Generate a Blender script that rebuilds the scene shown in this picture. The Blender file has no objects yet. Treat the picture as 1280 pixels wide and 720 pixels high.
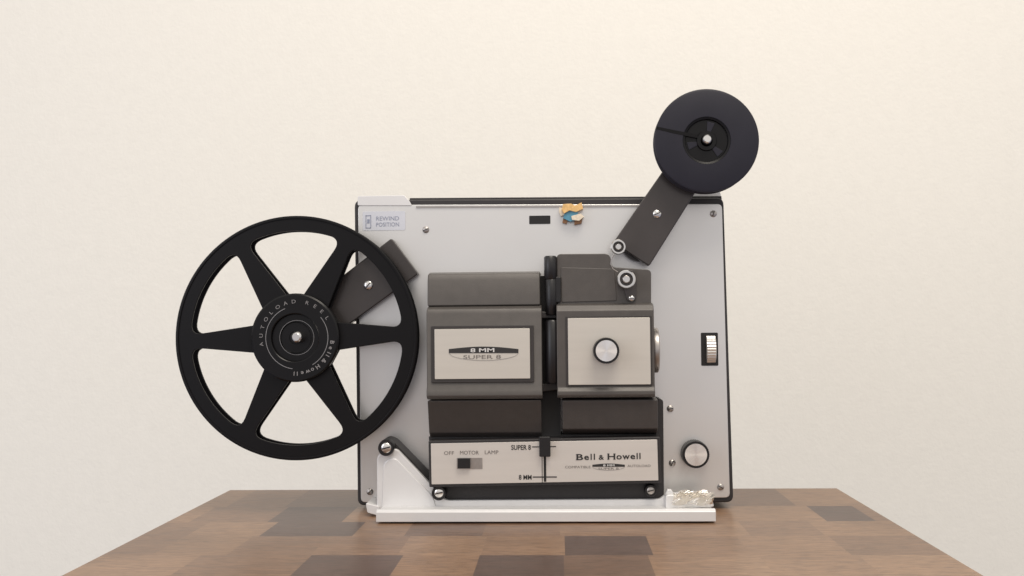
import bpy, bmesh, math, random
from mathutils import Vector, Matrix
random.seed(7)
scene = bpy.context.scene
col = scene.collection
R = math.radians
F = 1342.0
CAM = Vector((0, 0, .1726))
ROT = Matrix.Rotation(R(2.48), 3, 'Z') @ Matrix.Rotation(R(91.88), 3, 'X') @ Matrix.Rotation(R(-.55), 3, 'Z')

cd = bpy.data.cameras.new('camera'); cam = bpy.data.objects.new('camera', cd); col.objects.link(cam)
cam.matrix_world = Matrix.Translation(CAM) @ ROT.to_4x4()
cd.sensor_width = 36; cd.lens = F / 1280 * 36; cd.clip_start = .01; cd.clip_end = 50
scene.camera = cam

def U(px, py, d):
    """measured point of the projector front, d metres in front of its panel (the panel stands at Y = 1)"""
    w = ROT @ Vector(((px - 640) / F, -(py - 360) / F, -1))
    return CAM + w * ((1 - d) / w.y)
def S(d): return (1 - d) / F

# ------------------------------------------------------------------ materials
def mat(name, colr, rough=.5, metal=0., noise=0., nscale=200., bump=0., bscale=600., spec=.5, coat=0., rvar=0., stretch=(1, 1, 1), aniso=0.):
    m = bpy.data.materials.new(name); m.use_nodes = True
    n = m.node_tree.nodes; l = m.node_tree.links; b = n['Principled BSDF']
    b.inputs['Roughness'].default_value = rough; b.inputs['Metallic'].default_value = metal
    b.inputs['Specular IOR Level'].default_value = spec; b.inputs['Coat Weight'].default_value = coat
    if aniso:
        b.inputs['Anisotropic'].default_value = aniso
        tg = n.new('ShaderNodeTangent'); tg.direction_type = 'RADIAL'; tg.axis = 'Y'; l.new(tg.outputs[0], b.inputs['Tangent'])
    tc = n.new('ShaderNodeTexCoord'); mp = n.new('ShaderNodeMapping'); mp.inputs['Scale'].default_value = stretch
    l.new(tc.outputs['Object'], mp.inputs['Vector'])
    nz = n.new('ShaderNodeTexNoise'); nz.inputs['Scale'].default_value = nscale; nz.inputs['Detail'].default_value = 6
    l.new(mp.outputs['Vector'], nz.inputs['Vector'])
    mx = n.new('ShaderNodeMix'); mx.data_type = 'RGBA'
    mx.inputs[6].default_value = tuple(c * (1 - noise) for c in colr) + (1,)
    mx.inputs[7].default_value = tuple(min(1, c * (1 + noise)) for c in colr) + (1,)
    l.new(nz.outputs['Fac'], mx.inputs[0]); l.new(mx.outputs[2], b.inputs['Base Color'])
    if rvar:
        mr = n.new('ShaderNodeMapRange'); mr.inputs['To Min'].default_value = rough - rvar; mr.inputs['To Max'].default_value = rough + rvar
        n2 = n.new('ShaderNodeTexNoise'); n2.inputs['Scale'].default_value = 25; n2.inputs['Detail'].default_value = 5
        l.new(tc.outputs['Object'], n2.inputs['Vector']); l.new(n2.outputs['Fac'], mr.inputs['Value']); l.new(mr.outputs['Result'], b.inputs['Roughness'])
    if bump:
        n3 = n.new('ShaderNodeTexNoise'); n3.inputs['Scale'].default_value = bscale; n3.inputs['Detail'].default_value = 3
        l.new(tc.outputs['Object'], n3.inputs['Vector'])
        bp = n.new('ShaderNodeBump'); bp.inputs['Strength'].default_value = bump; bp.inputs['Distance'].default_value = .001
        l.new(n3.outputs['Fac'], bp.inputs['Height']); l.new(bp.outputs['Normal'], b.inputs['Normal'])
    return m

M = {}
M['panel'] = mat('satin_aluminium', (.72, .705, .69), .30, .66, .07, 7, .03, 900, rvar=.07)
M['basewhite'] = mat('silver_plastic', (.68, .67, .67), .35, .15, .04, 60, .04, 500, rvar=.08)
M['taupe'] = mat('taupe_hammered_metal', (.080, .071, .065), .42, .1, .16, 120, .12, 1400, rvar=.08)
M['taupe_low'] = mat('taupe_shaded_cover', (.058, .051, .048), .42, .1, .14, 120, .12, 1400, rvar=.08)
M['taupe_dark'] = mat('dark_taupe', (.036, .031, .030), .5, .1, .10, 120, .10, 1400)
M['arm'] = mat('arm_taupe', (.060, .052, .050), .25, .35, .16, 40, .05, 700, rvar=.06)
M['case'] = mat('case_charcoal', (.022, .019, .020), .5, 0, .12, 100, .15, 800)
M['black'] = mat('black_plastic', (.006, .005, .006), .38, 0, .2, 60, .03, 500, rvar=.06)
M['reelblack'] = mat('reel_black', (.0036, .003, .0036), .42, 0, .2, 40, .03, 400, rvar=.08, spec=.2)
M['hubblack'] = mat('hub_black', (.004, .0035, .004), .27, 0, .1, 40, .0, 400, spec=.26)
M['spool'] = mat('small_reel_plastic', (.013, .012, .020), .42, 0, .15, 50, .05, 500, rvar=.07, spec=.33)
M['rubber'] = mat('rubber', (.012, .011, .011), .7)
M['chrome'] = mat('chrome', (.72, .70, .68), .18, 1.0, .04, 200)
M['satin'] = mat('satin_wheel', (.70, .67, .64), .34, .9, .04, 200)
M['spun'] = mat('spun_metal', (.86, .83, .80), .27, .88, .04, 200, aniso=.92)
M['steel'] = mat('steel', (.42, .39, .37), .35, .9, .15, 300)
M['brushed'] = mat('brushed_badge', (.65, .605, .54), .33, .5, .07, 160, 0, 1, stretch=(.06, 1, 1), rvar=.06)
M['strip'] = mat('brushed_strip', (.68, .64, .60), .33, .45, .07, 160, 0, 1, stretch=(.06, 1, 1), rvar=.06)
M['ink'] = mat('black_ink', (.022, .02, .02), .5)
M['greyink'] = mat('grey_ink', (.15, .13, .12), .5)
M['whiteink'] = mat('white_ink', (.60, .59, .58), .5)
M['hubink'] = mat('hub_ink', (.21, .20, .20), .5)
M['dimink'] = mat('dim_ring_ink', (.20, .195, .20), .5)
M['sticker'] = mat('sticker', (.57, .58, .63), .4, 0, .04, 80)
M['blueink'] = mat('blue_ink', (.25, .27, .35), .5)
M['orange'] = mat('orange_plastic', (.72, .45, .18), .35, 0, .4, 400)
M['cream'] = mat('cream_plastic', (.74, .64, .50), .4, 0, .3, 400)
M['blue'] = mat('turquoise_plastic', (.09, .27, .38), .35, 0, .3, 300)
M['brown'] = mat('brown_wax', (.25, .12, .05), .4, 0, .3, 200)
M['wall'] = mat('plaster_wall', (.80, .768, .70), .85, 0, .035, 60, .40, 170)
M['darkgap'] = mat('slot_dark', (.008, .007, .007), .7)

def plastic_clear():
    m = bpy.data.materials.new('clear_film'); m.use_nodes = True
    b = m.node_tree.nodes['Principled BSDF']
    nz = m.node_tree.nodes.new('ShaderNodeTexNoise'); nz.inputs['Scale'].default_value = 60
    cr = m.node_tree.nodes.new('ShaderNodeValToRGB')
    cr.color_ramp.elements[0].color = (.66, .56, .42, 1); cr.color_ramp.elements[0].position = .40
    cr.color_ramp.elements[1].color = (.88, .85, .79, 1); cr.color_ramp.elements[1].position = .60
    m.node_tree.links.new(nz.outputs['Fac'], cr.inputs[0]); m.node_tree.links.new(cr.outputs[0], b.inputs['Base Color'])
    b.inputs['Roughness'].default_value = .08; b.inputs['Transmission Weight'].default_value = .8; b.inputs['IOR'].default_value = 1.3
    return m
M['film'] = plastic_clear()

def wood_mat():
    m = bpy.data.materials.new('oiled_block_wood'); m.use_nodes = True
    n = m.node_tree.nodes; l = m.node_tree.links; b = n['Principled BSDF']
    at = n.new('ShaderNodeAttribute'); at.attribute_name = 'patch'
    sh = n.new('ShaderNodeAttribute'); sh.attribute_name = 'grain_shift'
    tc = n.new('ShaderNodeTexCoord')
    ad = n.new('ShaderNodeVectorMath'); ad.operation = 'ADD'; l.new(tc.outputs['Object'], ad.inputs[0]); l.new(sh.outputs['Color'], ad.inputs[1])
    mp = n.new('ShaderNodeMapping'); mp.inputs['Scale'].default_value = (12, 190, 20); l.new(ad.outputs[0], mp.inputs['Vector'])
    g = n.new('ShaderNodeTexNoise'); g.inputs['Scale'].default_value = 2.2; g.inputs['Detail'].default_value = 9; g.inputs['Roughness'].default_value = .66; g.inputs['Distortion'].default_value = .6
    l.new(mp.outputs[0], g.inputs['Vector'])
    mp2 = n.new('ShaderNodeMapping'); mp2.inputs['Scale'].default_value = (60, 800, 20); l.new(ad.outputs[0], mp2.inputs['Vector'])
    g2 = n.new('ShaderNodeTexNoise'); g2.inputs['Scale'].default_value = 1.6; g2.inputs['Detail'].default_value = 4
    l.new(mp2.outputs[0], g2.inputs['Vector'])
    g3 = n.new('ShaderNodeTexNoise'); g3.inputs['Scale'].default_value = 9; g3.inputs['Detail'].default_value = 4
    l.new(tc.outputs['Object'], g3.inputs['Vector'])
    cr = n.new('ShaderNodeValToRGB'); cr.color_ramp.elements[0].position = .3; cr.color_ramp.elements[0].color = (.60, .56, .52, 1)
    cr.color_ramp.elements[1].position = .72; cr.color_ramp.elements[1].color = (1.24, 1.26, 1.30, 1)
    l.new(g.outputs['Fac'], cr.inputs[0])
    cr2 = n.new('ShaderNodeValToRGB'); cr2.color_ramp.elements[0].position = .34; cr2.color_ramp.elements[0].color = (.46, .43, .41, 1)
    cr2.color_ramp.elements[1].position = .52; cr2.color_ramp.elements[1].color = (1.07, 1.07, 1.07, 1)
    l.new(g2.outputs['Fac'], cr2.inputs[0])
    cr3 = n.new('ShaderNodeValToRGB'); cr3.color_ramp.elements[0].position = .3; cr3.color_ramp.elements[0].color = (.86, .84, .83, 1)
    cr3.color_ramp.elements[1].position = .7; cr3.color_ramp.elements[1].color = (1.12, 1.12, 1.13, 1)
    l.new(g3.outputs['Fac'], cr3.inputs[0])
    prev = at.outputs['Color']
    for src, fac in ((cr, 1), (cr2, .9), (cr3, 1)):
        m1 = n.new('ShaderNodeMix'); m1.data_type = 'RGBA'; m1.blend_type = 'MULTIPLY'; m1.inputs[0].default_value = fac
        l.new(prev, m1.inputs[6]); l.new(src.outputs[0], m1.inputs[7]); prev = m1.outputs[2]
    l.new(prev, b.inputs['Base Color'])
    mr = n.new('ShaderNodeMapRange'); mr.inputs['To Min'].default_value = .26; mr.inputs['To Max'].default_value = .44
    l.new(g.outputs['Fac'], mr.inputs['Value']); l.new(mr.outputs[0], b.inputs['Roughness'])
    bp = n.new('ShaderNodeBump'); bp.inputs['Strength'].default_value = .14; bp.inputs['Distance'].default_value = .0006
    l.new(g2.outputs['Fac'], bp.inputs['Height']); l.new(bp.outputs[0], b.inputs['Normal'])
    b.inputs['Specular IOR Level'].default_value = .5
    return m
M['wood'] = wood_mat()

# ------------------------------------------------------------------ mesh builder
ORG = {}
class B:
    def __init__(s): s.v = []; s.f = []
    def add(s, v, f):
        o = len(s.v); s.v += [tuple(x) for x in v]; s.f += [tuple(i + o for i in q) for q in f]; return s
    def prism(s, xz, df, db):
        n = len(xz)
        v = [(x, 1 - df, z) for x, z in xz] + [(x, 1 - db, z) for x, z in xz]
        f = [tuple(range(n)), tuple(range(2 * n - 1, n - 1, -1))] + [(i, (i + 1) % n, n + (i + 1) % n, n + i) for i in range(n)]
        return s.add(v, f)
    def poly(s, pts, df, db, radii=0):
        """outline measured on the front plane, extruded straight back"""
        q = [U(x, y, df) for x, y in pts]; q = [(p.x, p.z) for p in q]
        if radii: q = roundpoly(q, [r * S(df) for r in (radii if isinstance(radii, (list, tuple)) else [radii] * len(q))])
        return s.prism(q, df, db)
    def rect(s, x0, y0, x1, y1, df, db, r=0, rot=0):
        c = U((x0 + x1) / 2, (y0 + y1) / 2, df); w = (x1 - x0) / 2 * S(df); h = (y1 - y0) / 2 * S(df)
        q = [(-w, -h), (w, -h), (w, h), (-w, h)]
        ca, sa = math.cos(R(rot)), math.sin(R(rot))
        q = [(c.x + a * ca - b * sa, c.z + a * sa + b * ca) for a, b in q]
        if r: q = roundpoly(q, [r * S(df)] * 4)
        return s.prism(q, df, db)
    def profile(s, x0, x1, prof, back):
        """side outline [(py, d)] swept sideways"""
        xm = (x0 + x1) / 2; dm = max(p[1] for p in prof)
        X0 = U(x0, prof[len(prof) // 2][0], dm).x; X1 = U(x1, prof[len(prof) // 2][0], dm).x
        yz = [(1 - d, U(xm, y, d).z) for y, d in prof]
        yz = [(1 - back, yz[0][1])] + yz + [(1 - back, yz[-1][1])]
        n = len(yz)
        v = [(X0, y, z) for y, z in yz] + [(X1, y, z) for y, z in yz]
        f = [tuple(range(n)), tuple(range(2 * n - 1, n - 1, -1))] + [(i, (i + 1) % n, n + (i + 1) % n, n + i) for i in range(n)]
        return s.add(v, f)
    def lathe(s, cx, cy, prof, seg=48, dref=None, ribs=None):
        """turned about an axis towards the viewer; prof [(r_px, d)], ribs = (index set, depth px)"""
        dref = prof[0][1] if dref is None else dref
        c = U(cx, cy, dref); k = S(dref); v = []; f = []; rows = []
        for j, (r, d) in enumerate(prof):
            if r < 1e-6:
                rows.append([len(v)]); v.append((c.x, 1 - d, c.z)); continue
            row = []
            for i in range(seg):
                a = 2 * math.pi * i / seg; rr = r
                if ribs and j in ribs[0] and (i // ribs[2]) % 2: rr = r - ribs[1]
                row.append(len(v)); v.append((c.x + rr * k * math.cos(a), 1 - d, c.z + rr * k * math.sin(a)))
            rows.append(row)
        for a, b in zip(rows, rows[1:]):
            for i in range(seg):
                i2 = (i + 1) % seg
                if len(a) == 1 and len(b) == 1: break
                if len(a) == 1: f.append((a[0], b[i], b[i2]))
                elif len(b) == 1: f.append((a[i], b[0], a[i2]))
                else: f.append((a[i], b[i], b[i2], a[i2]))
        return s.add(v, f)
    def lathex(s, X, Y, Z, prof, seg=48, rib=0, ribidx=()):
        """turned about a sideways axis; prof [(x offset, r)] in metres"""
        v = []; f = []; rows = []
        for j, (x, r) in enumerate(prof):
            if r < 1e-7: rows.append([len(v)]); v.append((X + x, Y, Z)); continue
            row = []
            for i in range(seg):
                a = 2 * math.pi * i / seg; rr = r - (rib if (j in ribidx and i % 2) else 0)
                row.append(len(v)); v.append((X + x, Y + rr * math.cos(a), Z + rr * math.sin(a)))
            rows.append(row)
        for a, b in zip(rows, rows[1:]):
            for i in range(seg):
                i2 = (i + 1) % seg
                if len(a) == 1: f.append((a[0], b[i], b[i2]))
                elif len(b) == 1: f.append((a[i], b[0], a[i2]))
                else: f.append((a[i], b[i], b[i2], a[i2]))
        return s.add(v, f)
    def box(s, x0, x1, y0, y1, z0, z1):
        v = [(x, y, z) for x in (x0, x1) for y in (y0, y1) for z in (z0, z1)]
        return s.add(v, [(0, 1, 3, 2), (4, 6, 7, 5), (0, 4, 5, 1), (2, 3, 7, 6), (0, 2, 6, 4), (1, 5, 7, 3)])
    def tube(s, pts, r, seg=8):
        v = []; f = []; n = len(pts)
        for i, p in enumerate(pts):
            t = (Vector(pts[min(i + 1, n - 1)]) - Vector(pts[max(i - 1, 0)])).normalized()
            a = t.cross(Vector((0, 1, .01))).normalized(); b = t.cross(a)
            for j in range(seg):
                q = Vector(p) + a * r * math.cos(j * 2 * math.pi / seg) + b * r * math.sin(j * 2 * math.pi / seg); v.append(q)
        for i in range(n - 1):
            for j in range(seg): f.append((i * seg + j, i * seg + (j + 1) % seg, (i + 1) * seg + (j + 1) % seg, (i + 1) * seg + j))
        f.append(tuple(range(seg))); f.append(tuple(range((n - 1) * seg, n * seg)))
        return s.add(v, f)
    def build(s, name, m, parent=None, bevel=0, smooth=35, recalc=True, label=None, seg=2):
        xs, ys, zs = zip(*s.v); c = Vector(((min(xs) + max(xs)) / 2, (min(ys) + max(ys)) / 2, (min(zs) + max(zs)) / 2))
        me = bpy.data.meshes.new(name); me.from_pydata([tuple(Vector(p) - c) for p in s.v], [], s.f)
        if recalc:
            bm = bmesh.new(); bm.from_mesh(me); bmesh.ops.recalc_face_normals(bm, faces=bm.faces); bm.to_mesh(me); bm.free()
        if smooth:
            for p in me.polygons: p.use_smooth = True
            me.set_sharp_from_angle(angle=R(smooth))
        me.materials.append(M[m]); me.update()
        o = bpy.data.objects.new(name, me); col.objects.link(o)
        ORG[o.name] = c
        if parent: o.parent = parent; o.location = c - ORG[parent.name]
        else: o.location = c
        if bevel:
            b = o.modifiers.new('edge', 'BEVEL'); b.width = bevel; b.segments = seg; b.limit_method = 'ANGLE'; b.angle_limit = R(35); b.harden_normals = True
        if label: o['label'] = label
        return o

def roundpoly(q, radii, n=5):
    out = []; N = len(q)
    for i in range(N):
        p = Vector(q[i]); a = Vector(q[i - 1]) - p; b = Vector(q[(i + 1) % N]) - p; r = radii[i]
        if r <= 0: out.append(tuple(p)); continue
        ra = min(r, a.length * .49); rb = min(r, b.length * .49)
        A = p + a.normalized() * ra; C = p + b.normalized() * rb
        for k in range(n + 1):
            t = k / n; out.append(tuple(A * (1 - t) ** 2 + p * 2 * t * (1 - t) + C * t * t))
    return out

def thing(name, label, cat, loc, group=None):
    o = bpy.data.objects.new(name, None); col.objects.link(o); o.empty_display_size = .02
    o.location = loc; o['label'] = label; o['category'] = cat
    if group: o['group'] = group
    ORG[o.name] = Vector(loc); return o

# lettering
GC = {}
def glyph(t, bold=0.):
    if (t, bold) in GC: return GC[(t, bold)]
    cu = bpy.data.curves.new('t', 'FONT'); cu.body = t; cu.offset = bold; cu.resolution_u = 3
    o = bpy.data.objects.new('t', cu); col.objects.link(o); bpy.context.view_layer.update()
    me = bpy.data.meshes.new_from_object(o.evaluated_get(bpy.context.evaluated_depsgraph_get()))
    v = [(p.co.x, p.co.y) for p in me.vertices]; f = [tuple(p.vertices) for p in me.polygons]
    bpy.data.objects.remove(o); bpy.data.curves.remove(cu); bpy.data.meshes.remove(me)
    GC[(t, bold)] = (v, f); return v, f
def text(b, t, x0, x1, yt, yb, d, bold=0., rot=0):
    v, f = glyph(t, bold); xs = [p[0] for p in v]; ys = [p[1] for p in v]
    c = U((x0 + x1) / 2, (yt + yb) / 2, d); k = S(d)
    sx = (x1 - x0) * k / (max(xs) - min(xs)); sy = (yb - yt) * k / (max(ys) - min(ys))
    mx = (max(xs) + min(xs)) / 2; my = (max(ys) + min(ys)) / 2; ca, sa = math.cos(R(rot)), math.sin(R(rot))
    vv = []
    for x, y in v:
        X = (x - mx) * sx; Z = (y - my) * sy
        vv.append((c.x + X * ca - Z * sa, 1 - d, c.z + X * sa + Z * ca))
    b.add(vv, f)
def ringtext(b, t, cx, cy, d, rad, h, a0, adv, bold=0., wide=1.25):
    """letters standing on a circle, read clockwise, adv degrees from one to the next"""
    c = U(cx, cy, d); k = S(d); a = a0
    for ch in t:
        if ch != ' ':
            v, f = glyph(ch, bold); xs = [p[0] for p in v]; mx = (max(xs) + min(xs)) / 2; sc = h * k / .7
            th = R(a); vv = []
            for x, y in v:
                lx = (x - mx) * sc * wide; ly = y * sc + rad * k
                vv.append((c.x + ly * math.cos(th) + lx * math.sin(th), 1 - d, c.z + ly * math.sin(th) - lx * math.cos(th)))
            b.add(vv, f)
        a -= adv * (.62 if ch in 'l ' else (1.15 if ch in 'wHB' else 1))
def ring(b, cx, cy, r0, r1, d, a0=0, a1=360, n=72):
    c = U(cx, cy, d); k = S(d); v = []; f = []
    for i in range(n + 1):
        a = R(a0 + (a1 - a0) * i / n)
        for r in (r0, r1): v.append((c.x + r * k * math.cos(a), 1 - d, c.z + r * k * math.sin(a)))
    for i in range(n): f.append((2 * i, 2 * i + 1, 2 * i + 3, 2 * i + 2))
    b.add(v, f)

# ------------------------------------------------------------------ setting
wb = B(); wb.add([(-3, 1.55, -1.2), (3, 1.55, -1.2), (3, 1.55, 2.2), (-3, 1.55, 2.2)], [(0, 1, 2, 3)])
w = wb.build('wall', 'wall', smooth=0, recalc=False); w['kind'] = 'structure'
w['label'] = 'plain cream plaster wall behind the table'; w['category'] = 'wall'

# table of joined wooden blocks
tbl = thing('table', 'brown table topped with a patchwork of light and dark wood blocks', 'table', (-.035, .76, -.03))
TX0, TX1, TY0, TY1 = -.3475, .283, .36, 1.122
LT = (.250, .148, .086); MD = (.205, .120, .072); DK = (.092, .054, .040); PL = (.272, .164, .096); MK = (.150, .087, .055)
def tx(px, py): # measured table-top point
    w_ = ROT @ Vector(((px - 640) / F, -(py - 360) / F, -1)); t = -CAM.z / w_.z; return CAM + w_ * t
def rowx(py, lst): return [(min(tx(px, py).x, TX1) if px < 5000 else TX1, c) for px, c in lst]
rows_ = [
    (TY0, [(-.2, LT), (-.08, MD), (.02, LT), (.12, MK), (TX1, LT)]),
    (.45, [(-.24, MD), (-.12, PL), (.0, DK), (.10, LT), (TX1, MD)]),
    (.58, [(-.2, LT), (-.06, MK), (.06, LT), (.18, PL), (TX1, LT)]),
    (tx(700, 722).y - .055, [(-.28, LT), (-.15, MD), (-.05, LT), (.07, PL), (.16, MD), (TX1, LT)]),
    (tx(700, 722).y, rowx(708, [(230, LT), (375, MD), (495, DK), (595, LT), (705, DK), (815, MK), (960, PL), (1090, LT), (9999, PL)])),
    (tx(700, 694).y, rowx(682, [(210, MD), (300, LT), (400, MD), (505, MD), (605, PL), (706, LT), (812, DK), (930, LT), (1050, LT), (9999, MD)])),
    (tx(700, 670).y, rowx(660, [(250, MD), (338, LT), (450, DK), (512, LT), (606, MK), (700, MD), (830, LT), (930, PL), (1020, MD), (9999, LT)])),
    (tx(700, 652).y, rowx(645, [(250, LT), (345, MD), (435, DK), (560, LT), (700, MD), (860, LT), (1025, LT), (1085, DK), (9999, MD)])),
    (tx(700, 633).y, rowx(624, [(300, LT), (370, MD), (480, MK), (700, LT), (900, MD), (985, MK), (9999, LT)])),
]
v = []; f = []; fc = []; fs = []
rj = random.Random(9)
for r_i, (y0, lst) in enumerate(rows_):
    y1 = rows_[r_i + 1][0] if r_i + 1 < len(rows_) else TY1
    x0 = TX0
    for xe, c in lst:
        xe = min(xe, TX1)
        if xe - x0 < .002: continue
        o = len(v); v += [(x0, y0, 0), (xe, y0, 0), (xe, y1, 0), (x0, y1, 0)]
        f.append((o, o + 1, o + 2, o + 3)); k = rj.uniform(.95, 1.05); fc.append(tuple(z * k for z in c)); fs.append((rj.random() * 3, rj.random() * 3, 0)); x0 = xe
tt = B(); tt.add(v, f)
th = .026
for q in ([(TX0, TY0), (TX1, TY0)], [(TX1, TY0), (TX1, TY1)], [(TX1, TY1), (TX0, TY1)], [(TX0, TY1), (TX0, TY0)]):
    (a, b_), (c, d_) = q
    tt.add([(a, b_, -th), (c, d_, -th), (c, d_, 0), (a, b_, 0)], [(0, 1, 2, 3)]); fc.append(MD); fs.append((0, 0, 0))
tt.add([(TX0, TY0, -th), (TX0, TY1, -th), (TX1, TY1, -th), (TX1, TY0, -th)], [(0, 1, 2, 3)]); fc.append(MD); fs.append((0, 0, 0))
to = tt.build('table_top', 'wood', tbl, smooth=0, recalc=False)
ca = to.data.color_attributes.new('patch', 'FLOAT_COLOR', 'CORNER')
cs = to.data.color_attributes.new('grain_shift', 'FLOAT_COLOR', 'CORNER')
for p, c, s_ in zip(to.data.polygons, fc, fs):
    for li in p.loop_indices: ca.data[li].color = (*c, 1); cs.data[li].color = (*s_, 1)
ap = B(); ap.box(TX0 + .03, TX1 - .03, TY0 + .03, TY1 - .03, -.09, -.0265)
apo = ap.build('apron', 'wood', tbl, bevel=.002)
ca = apo.data.color_attributes.new('patch', 'FLOAT_COLOR', 'POINT')
for q in ca.data: q.color = (*MK, 1)

# ------------------------------------------------------------------ projector
base0 = U(680, 640, 0)
pj = thing('film_projector', 'silver and dark grey home movie projector with two reel arms standing on the table', 'film projector', (base0.x, 1.03, 0))

c = B(); c.poly([(443, 250), (904.5, 247), (917, 628), (447, 632)], -.0005, -.108, 9)
case = c.build('case', 'case', pj, bevel=.0015)
for x, z in ((-.15, 1.0), (.12, 1.0), (-.15, 1.09), (.12, 1.09)):
    fb = B(); fb.box(x - .008, x + .008, z + .002, z + .014, 0, .006); fb.build('foot', 'rubber', pj)
p = B(); p.poly([(447.5, 256), (902.5, 255), (912.5, 622), (451, 628)], .001, -.002, 6)
panel = p.build('front_panel', 'panel', pj, bevel=.0006)
t_ = B(); t_.poly([(447, 245), (505, 244), (511, 250), (515, 257), (447, 257)], .0018, -.09, 2); t_.build('corner_cap', 'basewhite', pj, bevel=.0006)
t_ = B(); t_.poly([(862, 238.5), (900, 239), (903, 250), (862, 250)], -.02, -.10, 2); t_.build('corner_cap', 'basewhite', pj, bevel=.0006)
t_ = B(); t_.poly([(512, 247.5), (902, 245), (902, 250), (512, 252)], -.012, -.09); t_.build('lid_strip', 'case', pj, bevel=.0004)
s_ = B(); s_.poly([(520, 257.6), (800, 256.2), (800, 258.4), (520, 259.8)], .0022, .001); s_.build('seam', 'steel', panel)

def screw(cx, cy, r, d, parent, m='steel', slot=30):
    b = B(); b.lathe(cx, cy, [(0, d + .0018), (r * .6, d + .0017), (r * .9, d + .0011), (r, d + .0004), (r, d - .001)], 24)
    o = b.build('screw', m, parent, smooth=50)
    k = B(); k.rect(cx - r * .78, cy - r * .11, cx + r * .78, cy + r * .11, d + .0020, d + .0015, rot=slot); k.build('slot', 'darkgap', o)
    return o
for x, y, sl in ((532, 287, 20), (892, 267, 70), (838, 511, 10), (840.5, 579, 60), (901, 609, -30), (462, 615, 45)): screw(x, y, 4.3, .001, panel, slot=sl)
s_ = B(); s_.rect(661.5, 269.5, 688, 280, .0014, .0008, 1); s_.build('slot', 'darkgap', panel)
# sticker
st = B(); st.rect(453, 264, 507, 288, .0014, .0008, 2); sk = st.build('sticker', 'sticker', panel)
b = B(); text(b, 'REWIND', 470, 499, 270.5, 275.5, .0016, .0); text(b, 'POSITION', 470, 499, 278, 283, .0016, .0)
for q in ((457, 269, 457.8, 285), (463, 269, 463.8, 285), (457, 269, 463.8, 269.8), (457, 284.4, 463.8, 285.2), (459, 274, 462, 279)): b.rect(*q, .0017, .0014)
b.build('lettering', 'blueink', sk, smooth=0)
# thumb wheel
s_ = B(); s_.rect(876.5, 416, 897.5, 457, .0013, .0008, 1.5); sl = s_.build('wheel_slot', 'darkgap', panel)
wc = U(888.6, 436.5, 0)
b = B(); k = S(0); b.lathex(wc.x, 1.0105, wc.z, [(-6.2 * k, 0), (-6.2 * k, 22 * k), (-5.4 * k, 23.8 * k), (5.0 * k, 23.8 * k), (5.8 * k, 22 * k), (5.8 * k, 0)], 84, .0004, (2, 3))
b.build('thumb_wheel', 'satin', pj, smooth=25)
def knob(cx, cy, r, d0, d1, name='knob', label=None):
    b = B(); b.lathe(cx, cy, [(0, d1 - .0012), (r * .84, d1 - .0012), (r * .86, d1), (r * .96, d1), (r, d1 - .001), (r, d0), (0, d0)], 96, d1, ribs=({4, 5}, .7, 1))
    o = b.build(name, 'black', pj, smooth=30, label=label)
    b = B(); b.lathe(cx, cy, [(0, d1 + .0003), (r * .80, d1 + .0003), (r * .83, d1 - .0005), (r * .83, d1 - .0013)], 64, d1); b.build('knob_cap', 'spun', o, smooth=20)
    return o
knob(870, 568.5, 17, 0.001, .016)

# broken tab at the top of the panel
bt = B(); bt.poly([(702, 262), (704, 255), (714, 254.5), (719, 257), (727, 253), (729, 261), (720, 265), (712, 263), (705, 267)], .010, .001)
bo = bt.build('broken_tab', 'orange', pj, bevel=.0003, label='broken tab with gold, blue and cream pieces')
bt = B(); bt.poly([(706, 264), (722, 262), (723, 275), (713, 277), (704, 273)], .008, .001); bt.build('tab_core', 'blue', bo, bevel=.0003)
bt = B(); bt.poly([(699, 259), (708, 262), (709, 268), (701, 270), (699, 265)], .007, .001); bt.build('tab_edge', 'cream', bo, bevel=.0003)
bt = B(); bt.poly([(714, 270), (726, 267), (730, 271), (724, 276), (715, 275)], .0095, .001); bt.build('tab_edge', 'cream', bo, bevel=.0003)
bt = B(); bt.poly([(718, 276), (728, 272), (727, 279), (718, 281)], .007, .001); bt.build('tab_glue', 'brown', bo, bevel=.0003)
bt = B(); bt.poly([(704, 273), (710, 275), (708, 280), (703, 278)], .006, .001); bt.build('tab_glue', 'brown', bo, bevel=.0003)

# ---- reel arms
def arm(x0, y0, x1, y1, hw, d0, d1, hw2):
    v = Vector((x1 - x0, y1 - y0)).normalized(); n = Vector((-v.y, v.x))
    P = [Vector((x0, y0)) - n * hw, Vector((x0, y0)) + n * hw]
    for i in range(9):
        a = math.pi * i / 8; P.append(Vector((x1, y1)) + n * hw2 * math.cos(a) + v * hw2 * math.sin(a))
    b = B(); b.poly([tuple(q) for q in P], d1, d0, [3, 3] + [0] * 9); return b
a1 = arm(506, 320, 371, 421, 28, .001, .013, 26).build('reel_arm', 'arm', pj, bevel=.0012, label='reel arm on the left carrying the large reel')
screw(460, 356.5, 6, .013, a1, 'chrome', 50)
a2 = arm(789, 318, 884, 174, 27, .012, .024, 23).build('reel_arm', 'arm', pj, bevel=.0012, label='raised reel arm carrying the small reel')
screw(821.5, 267, 5.5, .024, a2, 'chrome', 20)
b = B(); b.lathe(800, 303, [(0, .0119), (24, .0119), (24, .0005)], 40); b.build('arm_pivot', 'arm', a2)
b = B(); b.lathe(370, 421.5, [(0, .046), (4.5, .046), (7, .0445), (7.4, .0435), (7.4, .012)], 32, .046); b.build('spindle', 'chrome', a1, smooth=40)
b = B(); b.lathe(884.5, 173.5, [(0, .050), (4, .050), (6, .0488), (6.2, .048), (6.2, .023)], 32, .050); b.build('spindle', 'chrome', a2, smooth=40)

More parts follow.
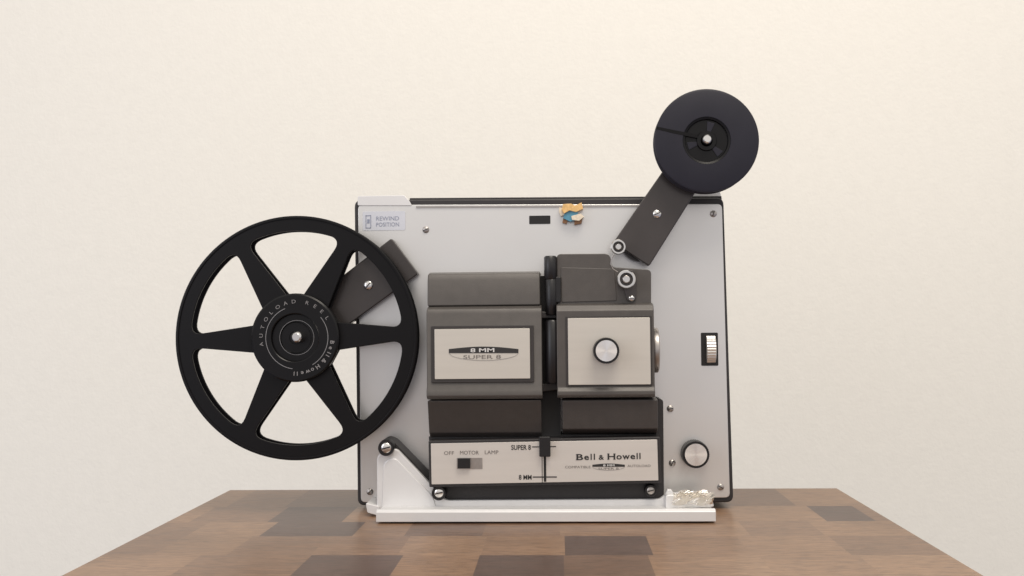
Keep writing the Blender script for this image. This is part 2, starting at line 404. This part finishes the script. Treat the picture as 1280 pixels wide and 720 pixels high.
# ---- lamp house, left block
b = B(); b.profile(534, 675, [(340, .024), (342, .034), (350, .037), (382, .039)], .001)
lh = b.build('lamp_house', 'taupe', pj, bevel=.0012)
b = B(); b.profile(533, 678, [(382, .036), (386, .046), (392, .048), (482, .048), (488, .0508), (495, .0512), (499, .048)], .0012)
lb = b.build('front_cover', 'taupe', lh, bevel=.0010)
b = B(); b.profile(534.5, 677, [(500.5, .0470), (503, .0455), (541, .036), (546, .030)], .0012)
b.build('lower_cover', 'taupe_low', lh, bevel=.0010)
b = B(); b.poly([(676, 389), (697, 391), (697, 398), (676, 398)], .038, .001); b.build('hinge_lug', 'taupe_dark', lh, bevel=.001)
b = B(); b.poly([(676, 480), (702, 478), (702, 487), (676, 490)], .036, .001); b.build('hinge_lug', 'taupe_dark', lh, bevel=.001)
b = B(); b.rect(538.5, 407, 667.5, 478, .0492, .047, 2); fr = b.build('badge_frame', 'taupe_dark', lh, bevel=.0004)
b = B(); b.rect(543, 411, 662.5, 473.5, .0500, .048, 1); bp_ = b.build('badge_plate', 'brushed', lh, bevel=.0002)
def emblem(b, x0, x1, yt, ym, d):
    n = 16; pts = [(x0, ym)] + [(x0 + (x1 - x0) * i / n, ym - (ym - yt) * (.62 + .38 * math.sin(math.pi * i / n))) for i in range(n + 1)] + [(x1, ym)]
    b.poly(pts, d, d - .0003)
def arcline(b, x0, x1, y0, sag, w_, d):
    n = 24
    top = [(x0 + (x1 - x0) * i / n, y0 + sag * max(0, math.sin(math.pi * i / n)) ** .5) for i in range(n + 1)]
    for p, q in zip(top, top[1:]): b.poly([p, q, (q[0], q[1] + w_), (p[0], p[1] + w_)], d, d - .0003)
b = B(); emblem(b, 561, 648, 433.2, 441.4, .0504)
b.build('emblem', 'ink', bp_, smooth=0, recalc=False)
b = B(); text(b, 'SUPER 8', 579, 626, 443.8, 448.6, .0505, .0); b.build('lettering', 'greyink', bp_, smooth=0)
b = B(); arcline(b, 561, 648, 441.4, 9.0, .25, .0504); b.build('emblem_line', 'greyink', bp_, smooth=0)
b = B(); text(b, '8 MM', 588, 618, 435.2, 440.2, .0508, .02); b.build('lettering', 'whiteink', bp_, smooth=0)

# ---- hinge column
def vcyl(b, cx, y0, y1, r, d, seg=24):
    t = U(cx, y0, d); u = U(cx, y1, d); k = S(d); v = []; f = []
    prof = [(t.z, 0), (t.z, r * .8), (t.z - r * .25 * k, r), (u.z + r * .25 * k, r), (u.z, r * .8), (u.z, 0)]
    n = len(prof)
    for z, rr_ in prof:
        for i in range(seg):
            a = 2 * math.pi * i / seg; v.append((t.x + rr_ * k * math.cos(a), 1 - d + rr_ * k * math.sin(a), z))
    for j in range(n - 1):
        for i in range(seg): f.append((j * seg + i, j * seg + (i + 1) % seg, (j + 1) * seg + (i + 1) % seg, (j + 1) * seg + i))
    b.add(v, f)
b = B(); b.rect(676, 345, 700, 545, .030, .001); b.build('hinge_well', 'darkgap', pj)
b = B(); vcyl(b, 688, 320, 350, 8.2, .038); hg = b.build('hinge_pin', 'black', pj, smooth=40, label='upper black hinge pin')
b = B(); vcyl(b, 689, 348, 394, 7.4, .038); b.build('hinge_knuckle', 'black', hg, smooth=40)
b = B(); b.rect(686, 346, 701, 378, .041, .030, 2); b.build('latch', 'black', hg, bevel=.0008)
screw(690, 362, 2.5, .041, hg, 'arm', 0)
b = B(); vcyl(b, 690.5, 400, 479, 9, .042); b.build('hinge_pin', 'black', pj, smooth=40, label='lower black hinge pin')

# ---- gate housing, right block
b = B(); b.poly([(696, 320), (699, 317.5), (758, 317), (763, 320), (765, 334), (811, 337), (814, 340), (814, 384), (697, 384)], .038, .001, [2, 2, 4, 4, 5, 3, 3, 0, 0])
gh = b.build('gate_housing', 'taupe', pj, bevel=.0014)
b = B(); b.poly([(701, 334), (768, 336), (771, 376), (702, 378)], .0388, .036, 2); b.build('raised_face', 'taupe', gh, bevel=.0006)
b = B(); b.profile(696.5, 819, [(379, .036), (381, .046), (388, .050), (484, .050), (489, .0525), (494, .0525), (497, .050)], .0012)
gd = b.build('gate_door', 'taupe', pj, bevel=.0010)
b = B(); b.rect(707.5, 395, 814.5, 482.5, .0510, .049, 2); b.build('badge_frame', 'taupe_dark', gd, bevel=.0004)
b = B(); b.rect(710.5, 397.5, 812.5, 480.5, .0518, .050, 1); b.build('badge_plate', 'brushed', gd, bevel=.0002)
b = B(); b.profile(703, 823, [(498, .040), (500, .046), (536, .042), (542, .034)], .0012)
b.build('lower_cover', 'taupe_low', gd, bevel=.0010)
knob(758, 438.5, 16.5, .0515, .068)
# lens
lc = U(820, 438, .032); k = S(.03)
b = B(); b.lathex(lc.x, 1 - .026, lc.z, [(-12 * k, 20 * k), (-4 * k, 27 * k), (-2 * k, 28 * k), (2.2 * k, 28 * k), (3.4 * k, 26.5 * k), (3.4 * k, 21 * k), (1 * k, 18 * k)], 120, .0002, (2, 3))
ln = b.build('lens_barrel', 'steel', pj, smooth=25)
b = B(); b.lathex(lc.x, 1 - .026, lc.z, [(2.2 * k, 0), (1.6 * k, 12 * k), (.6 * k, 19 * k)], 48); b.build('lens_glass', 'hubblack', ln, smooth=60)

# threading rollers
def roller(cx, cy, r, d, lab):
    b = B(); b.lathe(cx, cy, [(0, d + .002), (r * .34, d + .002), (r * .42, d + .001), (r * .46, d - .001), (r * .64, d - .001), (r * .72, d + .0008), (r * .92, d + .0008), (r, d), (r, d - .002), (r * .7, d - .003), (r * .7, d - .012)], 48, d)
    o = b.build('roller', 'chrome', pj, smooth=35, label=lab)
    b = B(); ring(b, cx, cy, r * .45, r * .68, d - .0008); b.build('roller_groove', 'taupe_dark', o, smooth=0)
    return o
b = B(); b.poly([(772, 340), (793, 337), (796, 350), (795, 376), (784, 377), (780, 362), (772, 356)], .0405, .037, [5, 5, 4, 4, 4, 3, 3]); gp = b.build('guide_plate', 'arm', pj, bevel=.0005)
screw(789.5, 373, 4.0, .0405, gp, 'chrome', 0)
roller(773, 308.5, 9.5, .034, 'upper of the two chrome film rollers')
roller(783, 349, 11.5, .051, 'lower of the two chrome film rollers')
b = B(); W = [(768, 317), (764.5, 323), (763.5, 330), (766, 336), (772, 340)]
b.tube([U(x, y, .044) for x, y in W], .0005); b.build('wire_spring', 'steel', pj, smooth=60)

# ---- dark film channel along the foot
b = B(); b.poly([(473.5, 554), (481, 548), (491, 551), (540, 601), (536, 546), (545, 543), (820, 543), (823, 498), (829, 500), (830, 620), (822, 625), (546, 625), (530, 616), (492, 578), (478, 572)], .028, .0012, [4, 6, 5, 2, 0, 0, 0, 0, 3, 4, 4, 6, 6, 4, 4])
ch = b.build('film_channel', 'case', pj, bevel=.001)
# control plate
b = B(); b.poly([(535.5, 551), (825, 546), (827, 604), (536.5, 609)], .044, .0285, 2); cf = b.build('control_plate_frame', 'case', pj, bevel=.0008)
b = B(); b.poly([(538.5, 554.5), (821.5, 549.5), (823, 600.5), (539.5, 605.5)], .0450, .043, 1); cp = b.build('control_plate', 'strip', pj, bevel=.0002)
d = .0453
def word(t, m_, *a):
    b = B(); text(b, t, *a); return b.build('lettering', m_, cp, smooth=0)
word('OFF', 'greyink', 555, 567.5, 564, 568.6, d); word('MOTOR', 'greyink', 575, 598.5, 563.4, 568.2, d); word('LAMP', 'greyink', 606, 623, 563, 567.6, d)
word('COMPATIBLE', 'greyink', 706.5, 738, 582.3, 585.3, d); word('AUTOLOAD', 'greyink', 784.5, 813, 580.8, 583.8, d)
word('SUPER 8', 'ink', 639, 663.5, 556.2, 562.4, d, .02); word('8 MM', 'ink', 648.5, 664.5, 593.6, 599.6, d, .02)
for q in ((665, 558, 675, 559.2), (666, 595.6, 696, 597), (686, 557.6, 695, 558.8)):
    b = B(); b.rect(*q, d, d - .0004); b.build('tick_mark', 'ink', cp, smooth=0)
b = B()
def serif(b, x0, x1, y, d): b.rect(x0, y - .28, x1, y + .28, d + .0002, d - .0003)
L = [('B', 720.5, 729, 0), ('e', 730.2, 736.2, 1), ('l', 738.2, 739.7, 0), ('l', 742.2, 743.7, 0), ('&', 748.4, 755, 1), ('H', 759.5, 769, 0), ('o', 770.5, 777.2, 1), ('w', 778, 787.2, 1), ('e', 788, 794, 1), ('l', 795.7, 797.2, 0), ('l', 799.2, 800.7, 0)]
for ch_, x0, x1, low in L:
    sl_ = -(x0 - 720) * .018
    yt = (569.9 if low else 567.6) + sl_; yb = 575.2 + sl_
    if ch_ == '&': yt = 569.2 + sl_
    text(b, ch_, x0, x1, yt, yb, d, .02)
    if ch_ == 'B': serif(b, x0 - .6, x0 + 2, yb - .4, d); serif(b, x0 - .6, x0 + 2, yt + .4, d)
    if ch_ == 'H':
        for xx in (x0 + .9, x1 - .9):
            serif(b, xx - 1.3, xx + 1.3, yb - .3, d); serif(b, xx - 1.3, xx + 1.3, yt + .3, d)
b.build('lettering', 'ink', cp, smooth=0)
b = B(); emblem(b, 740.5, 781, 579.4, 583.5, d); b.build('emblem', 'ink', cp, smooth=0, recalc=False)
word('SUPER 8', 'greyink', 748, 773, 584.6, 587.0, d + .0001)
b = B(); arcline(b, 740.5, 781, 583.4, 4.4, .2, d); b.build('emblem_line', 'greyink', cp, smooth=0)
word('8 MM', 'whiteink', 754, 768, 580.4, 583.0, d + .0004, .02)
b = B(); b.rect(571, 572.4, 603, 586.2, .0453, .0440, .5); so = b.build('switch_slot', 'steel', cp)
b = B(); b.rect(572, 573, 587.5, 585.6, .049, .045, .8); b.build('slide_switch', 'black', so, bevel=.0005)
b = B(); b.rect(679.6, 556, 682.6, 602, .0454, .0440, .8); b.build('selector_slot', 'darkgap', cp)
b = B(); b.rect(677.2, 552, 678.0, 604, .0453, .0446); b.build('plate_joint', 'darkgap', cp)
b = B(); b.rect(674, 546, 688, 571, .051, .0456, 1.5); b.build('selector_slider', 'black', cp, bevel=.0008)

# channel rollers with screws
for x, y, r in ((482.5, 560, 10), (548.5, 616.5, 9.0), (813.5, 613.5, 7.5)):
    b = B(); b.lathe(x, y, [(0, .038), (r * .62, .038), (r * .7, .0395), (r * .95, .0395), (r, .0385), (r, .027)], 40, .038); o = b.build('channel_roller', 'black', pj, smooth=40)
    screw(x, y, r * .72, .0382, o, 'chrome' if r > 8 else 'steel', 15)

# ---- silver base
X0 = U(470, 645, .07).x; X1 = U(895, 645, .07).x
b = B(); yz = [(.93, .0015), (.9298, .0100), (.9325, .0120), (.937, .0118), (.944, .0092), (.9985, .0092), (.9985, .0015)]
n = len(yz)
b.add([(X0, y, z) for y, z in yz] + [(X1, y, z) for y, z in yz], [tuple(range(n)), tuple(range(2 * n - 1, n - 1, -1))] + [(i, (i + 1) % n, n + (i + 1) % n, n + i) for i in range(n)])
bs = b.build('base_tray', 'basewhite', pj, bevel=.0006)
for x in (X0 + .012, X1 - .03):
    b = B(); b.box(x, x + .02, .934, .95, 0, .0016); b.build('foot', 'rubber', pj)
# upright side of the base: rises to the upper roller and follows the channel straight down
b = B(); b.poly([(471, 641), (471, 573), (474, 567), (484, 567), (491, 561), (497, 562), (543, 610), (550, 621), (560, 625.5), (824, 624), (831, 619), (834, 612), (840, 612), (846, 630), (862, 632), (862, 642)], .034, .0285, [0, 4, 4, 3, 3, 3, 6, 6, 4, 3, 3, 1, 2, 4, 0, 0])
b.build('base_bracket', 'basewhite', pj, bevel=.001)
b = B(); b.poly([(477, 636), (479, 580), (486, 573), (495, 573), (541, 620), (546, 637)], .0350, .033, [3, 6, 4, 4, 5, 3]); b.build('bracket_rib', 'basewhite', pj, bevel=.001)
b = B(); b.poly([(457, 629), (474, 633), (474, 645), (459, 641)], .036, .002, 2); b.build('base_flange', 'basewhite', pj, bevel=.0006)
b = B(); b.poly([(832, 619), (888, 617), (893, 634), (832, 636)], .045, .0295, 3); b.build('base_block', 'basewhite', pj, bevel=.001)

# loose strip of clear plastic, softly buckled
def crumple():
    b = B()
    for s_i, (x0, x1, y0, y1, d0) in enumerate(((841, 892, 616, 631, .0495), (847, 884, 613, 621, .0485))):
        nx, ny = 44, 12; v = []; f = []
        for j in range(ny):
            for i in range(nx):
                u = i / (nx - 1); w_ = j / (ny - 1)
                px = x0 + (x1 - x0) * u + 1.2 * math.sin(w_ * 5 + s_i); py = y0 + (y1 - y0) * w_ + 1.0 * math.sin(u * 11 + s_i * 2)
                v.append(U(px, py, d0 + .0020 * math.sin(u * 12 + w_ * 4 + s_i) + .0022 * math.sin(w_ * math.pi) + .0004 * math.sin(u * 29 + w_ * 12)))
        for j in range(ny - 1):
            for i in range(nx - 1):
                a = j * nx + i; f.append((a, a + 1, a + nx + 1, a + nx))
        b.add(v, f)
    return b
fo = crumple().build('plastic_scrap', 'film', None, smooth=60, recalc=False)
fo['label'] = 'buckled see-through plastic scrap lying on the right end of the silver base'; fo['category'] = 'plastic scrap'

# ------------------------------------------------------------------ large reel
CX, CY = 371, 422
rc = U(CX, CY, .03)
big = thing('film_reel', 'large empty black film reel with six spokes on the left arm', 'film reel', (rc.x, 1 - .016, rc.z - 153 * S(.03)), None)
def flange(df, db):
    cu = bpy.data.curves.new('f', 'CURVE'); cu.dimensions = '2D'; cu.fill_mode = 'BOTH'; cu.extrude = (df - db) / 2 - .0005; cu.bevel_depth = .0005; cu.bevel_resolution = 1
    k = S(.03)
    def spl(pts):
        s = cu.splines.new('POLY'); s.points.add(len(pts) - 1); s.use_cyclic_u = True
        for q, (x, y) in zip(s.points, pts): q.co = (x * k, y * k, 0, 1)
    spl([(152.5 * math.cos(2 * math.pi * i / 144), 152.5 * math.sin(2 * math.pi * i / 144)) for i in range(144)])
    for w_ in range(6):
        a0 = R(1.5 + 60 * w_); a1 = a0 + R(60); pts = []
        ri, ro = 53, 135.5
        def side(a, sgn, r):
            t = (r - ri) / (ro - ri); hw = 17 * (1 - t) + 7 * t; return a + sgn * math.asin(hw / r), r
        e0 = side(a0, 1, ro)[0]; e1 = side(a1, -1, ro)[0]
        dd = R(6.5)
        def pol(a, r): return Vector((r * math.cos(a), r * math.sin(a)))
        A = pol(*side(a0, 1, ro - 16)); Cn = pol(e0, ro); Bq = pol(e0 + dd, ro)
        pts.append(tuple(pol(*side(a0, 1, ri))))
        pts += [tuple(A * (1 - t) ** 2 + Cn * 2 * t * (1 - t) + Bq * t * t) for t in [i / 6 for i in range(7)]]
        m_ = 16; pts += [tuple(pol(e0 + dd + (e1 - dd - e0 - dd) * i / m_, ro)) for i in range(1, m_)]
        A = pol(e1 - dd, ro); Cn = pol(e1, ro); Bq = pol(*side(a1, -1, ro - 16))
        pts += [tuple(A * (1 - t) ** 2 + Cn * 2 * t * (1 - t) + Bq * t * t) for t in [i / 6 for i in range(7)]]
        pts.append(tuple(pol(*side(a1, -1, ri))))
        spl(pts)
    o = bpy.data.objects.new('f', cu); col.objects.link(o); bpy.context.view_layer.update()
    me = bpy.data.meshes.new_from_object(o.evaluated_get(bpy.context.evaluated_depsgraph_get()))
    b = B(); ym = 1 - (df + db) / 2
    b.add([(rc.x + q.co.x, ym - q.co.z, rc.z + q.co.y) for q in me.vertices], [tuple(p.vertices) for p in me.polygons])
    bpy.data.objects.remove(o); bpy.data.curves.remove(cu); bpy.data.meshes.remove(me)
    return b
flange(.0325, .0300).build('flange', 'reelblack', big, recalc=False, smooth=30)
flange(.0185, .0160).build('flange', 'reelblack', big, recalc=False, smooth=30)
b = B(); b.lathe(CX, CY, [(153, .0322), (153.6, .0330), (152, .0336), (150, .0333), (149.5, .0322)], 144, .03); b.build('rim', 'reelblack', big, smooth=50)
b = B(); b.lathe(CX, CY, [(8.6, .0330), (19, .0330), (20, .0345), (29, .0345), (30, .0375), (31, .038), (53.5, .038), (55.5, .0368), (55.8, .032), (50, .030), (50, .017), (9, .0165)], 96, .03)
hub = b.build('hub', 'hubblack', big, smooth=30)
b = B(); ringtext(b, 'AUTOLOAD REEL', CX, CY, .0384, 43.5, 4.6, 190, 13.6, .0, 1.2)
b.build('lettering', 'hubink', hub, smooth=0)
b = B(); ringtext(b, 'Bell & Howell', CX, CY, .0384, 43.0, 5, -8, 8.2, .02, 1.1)
b.build('lettering', 'hubink', hub, smooth=0)
b = B(); ring(b, CX, CY, 39.2, 40.0, .0384, 112, 262); b.build('ring_line', 'dimink', hub, smooth=0)
b = B(); ring(b, CX, CY, 39.2, 40.0, .0384, -60, 40); b.build('ring_line', 'dimink', hub, smooth=0)
b = B(); ring(b, CX, CY, 21.5, 22.0, .0348); b.build('ring_line', 'dimink', hub, smooth=0)

# ------------------------------------------------------------------ small reel
cx, cy = 883.5, 175.5; d1 = .044
rs = U(cx, cy, d1)
sm = thing('film_reel', 'small dark solid film reel on the raised right arm', 'film reel', (rs.x, 1 - .035, rs.z - 65 * S(d1)))
b = B(); b.lathe(cx, cy, [(29, d1 - .0012), (30, d1), (62, d1), (64.6, d1 - .0006), (65, d1 - .0014), (63, d1 - .0022), (29, d1 - .0024)], 96, d1)
fl = b.build('flange', 'spool', sm, smooth=35)
b = B(); b.lathe(cx, cy, [(7, d1 - .0145), (62, d1 - .0145), (64.8, d1 - .0155), (64.8, d1 - .0165), (7, d1 - .017)], 96, d1); b.build('flange', 'spool', sm, smooth=35)
b = B(); b.lathe(cx, cy, [(7.4, d1 - .001), (12, d1 - .001), (13, d1 - .0028), (26, d1 - .0028), (27, d1 - .001), (29.5, d1 - .0004), (29.5, d1 - .015)], 72, d1); hb = b.build('hub', 'hubblack', sm, smooth=30)
for a in (75, 195, 315):
    q = B(); c_ = U(cx, cy, d1); k = S(d1)
    pts = [(10, -2), (24, -5), (24, 5), (10, 2)]
    ca_, sa_ = math.cos(R(a)), math.sin(R(a))
    q.prism([(c_.x + k * (x * ca_ - y * sa_), c_.z + k * (x * sa_ + y * ca_)) for x, y in pts], d1 - .0020, d1 - .0042)
    q.build('hub_web', 'spool', sm, bevel=.0003)
b = B(); b.poly([(820.5, 158), (846, 163.2), (872, 168.4), (872, 172.4), (845, 167.4), (820, 161.4)], d1 + .0002, d1 - .0004); b.build('film_slit', 'reelblack', sm)

# ------------------------------------------------------------------ light
wd = bpy.data.worlds.new('World'); scene.world = wd; wd.use_nodes = True
n = wd.node_tree.nodes; l = wd.node_tree.links; bg = n['Background']
tc = n.new('ShaderNodeTexCoord'); sp = n.new('ShaderNodeSeparateXYZ'); l.new(tc.outputs['Generated'], sp.inputs[0])
cr = n.new('ShaderNodeValToRGB'); mr = n.new('ShaderNodeMapRange'); mr.inputs['From Min'].default_value = -1; l.new(sp.outputs['Z'], mr.inputs['Value']); l.new(mr.outputs[0], cr.inputs[0])
cr.color_ramp.elements[0].position = .43; cr.color_ramp.elements[0].color = (.44, .43, .49, 1)
cr.color_ramp.elements[1].position = .59; cr.color_ramp.elements[1].color = (1.0, .97, .925, 1)
l.new(cr.outputs[0], bg.inputs[0]); bg.inputs[1].default_value = .93
def area(name, loc, tgt, size, e, c_):
    ld = bpy.data.lights.new(name, 'AREA'); ld.shape = 'RECTANGLE'; ld.size, ld.size_y = size; ld.energy = e; ld.color = c_
    o = bpy.data.objects.new(name, ld); col.objects.link(o); o.location = loc
    o.rotation_euler = (Vector(tgt) - Vector(loc)).to_track_quat('-Z', 'Y').to_euler(); return o
area('room_lamp', (.30, .15, 1.7), (.1, 1.2, .2), (.9, .7), 22.5, (1, .915, .80))
area('window_light', (-1.5, -.3, .55), (0, 1.3, .1), (.8, 1.1), 7.5, (.84, .88, 1))
scene.view_settings.view_transform = 'Standard'; scene.view_settings.look = 'None'; scene.view_settings.exposure = 0
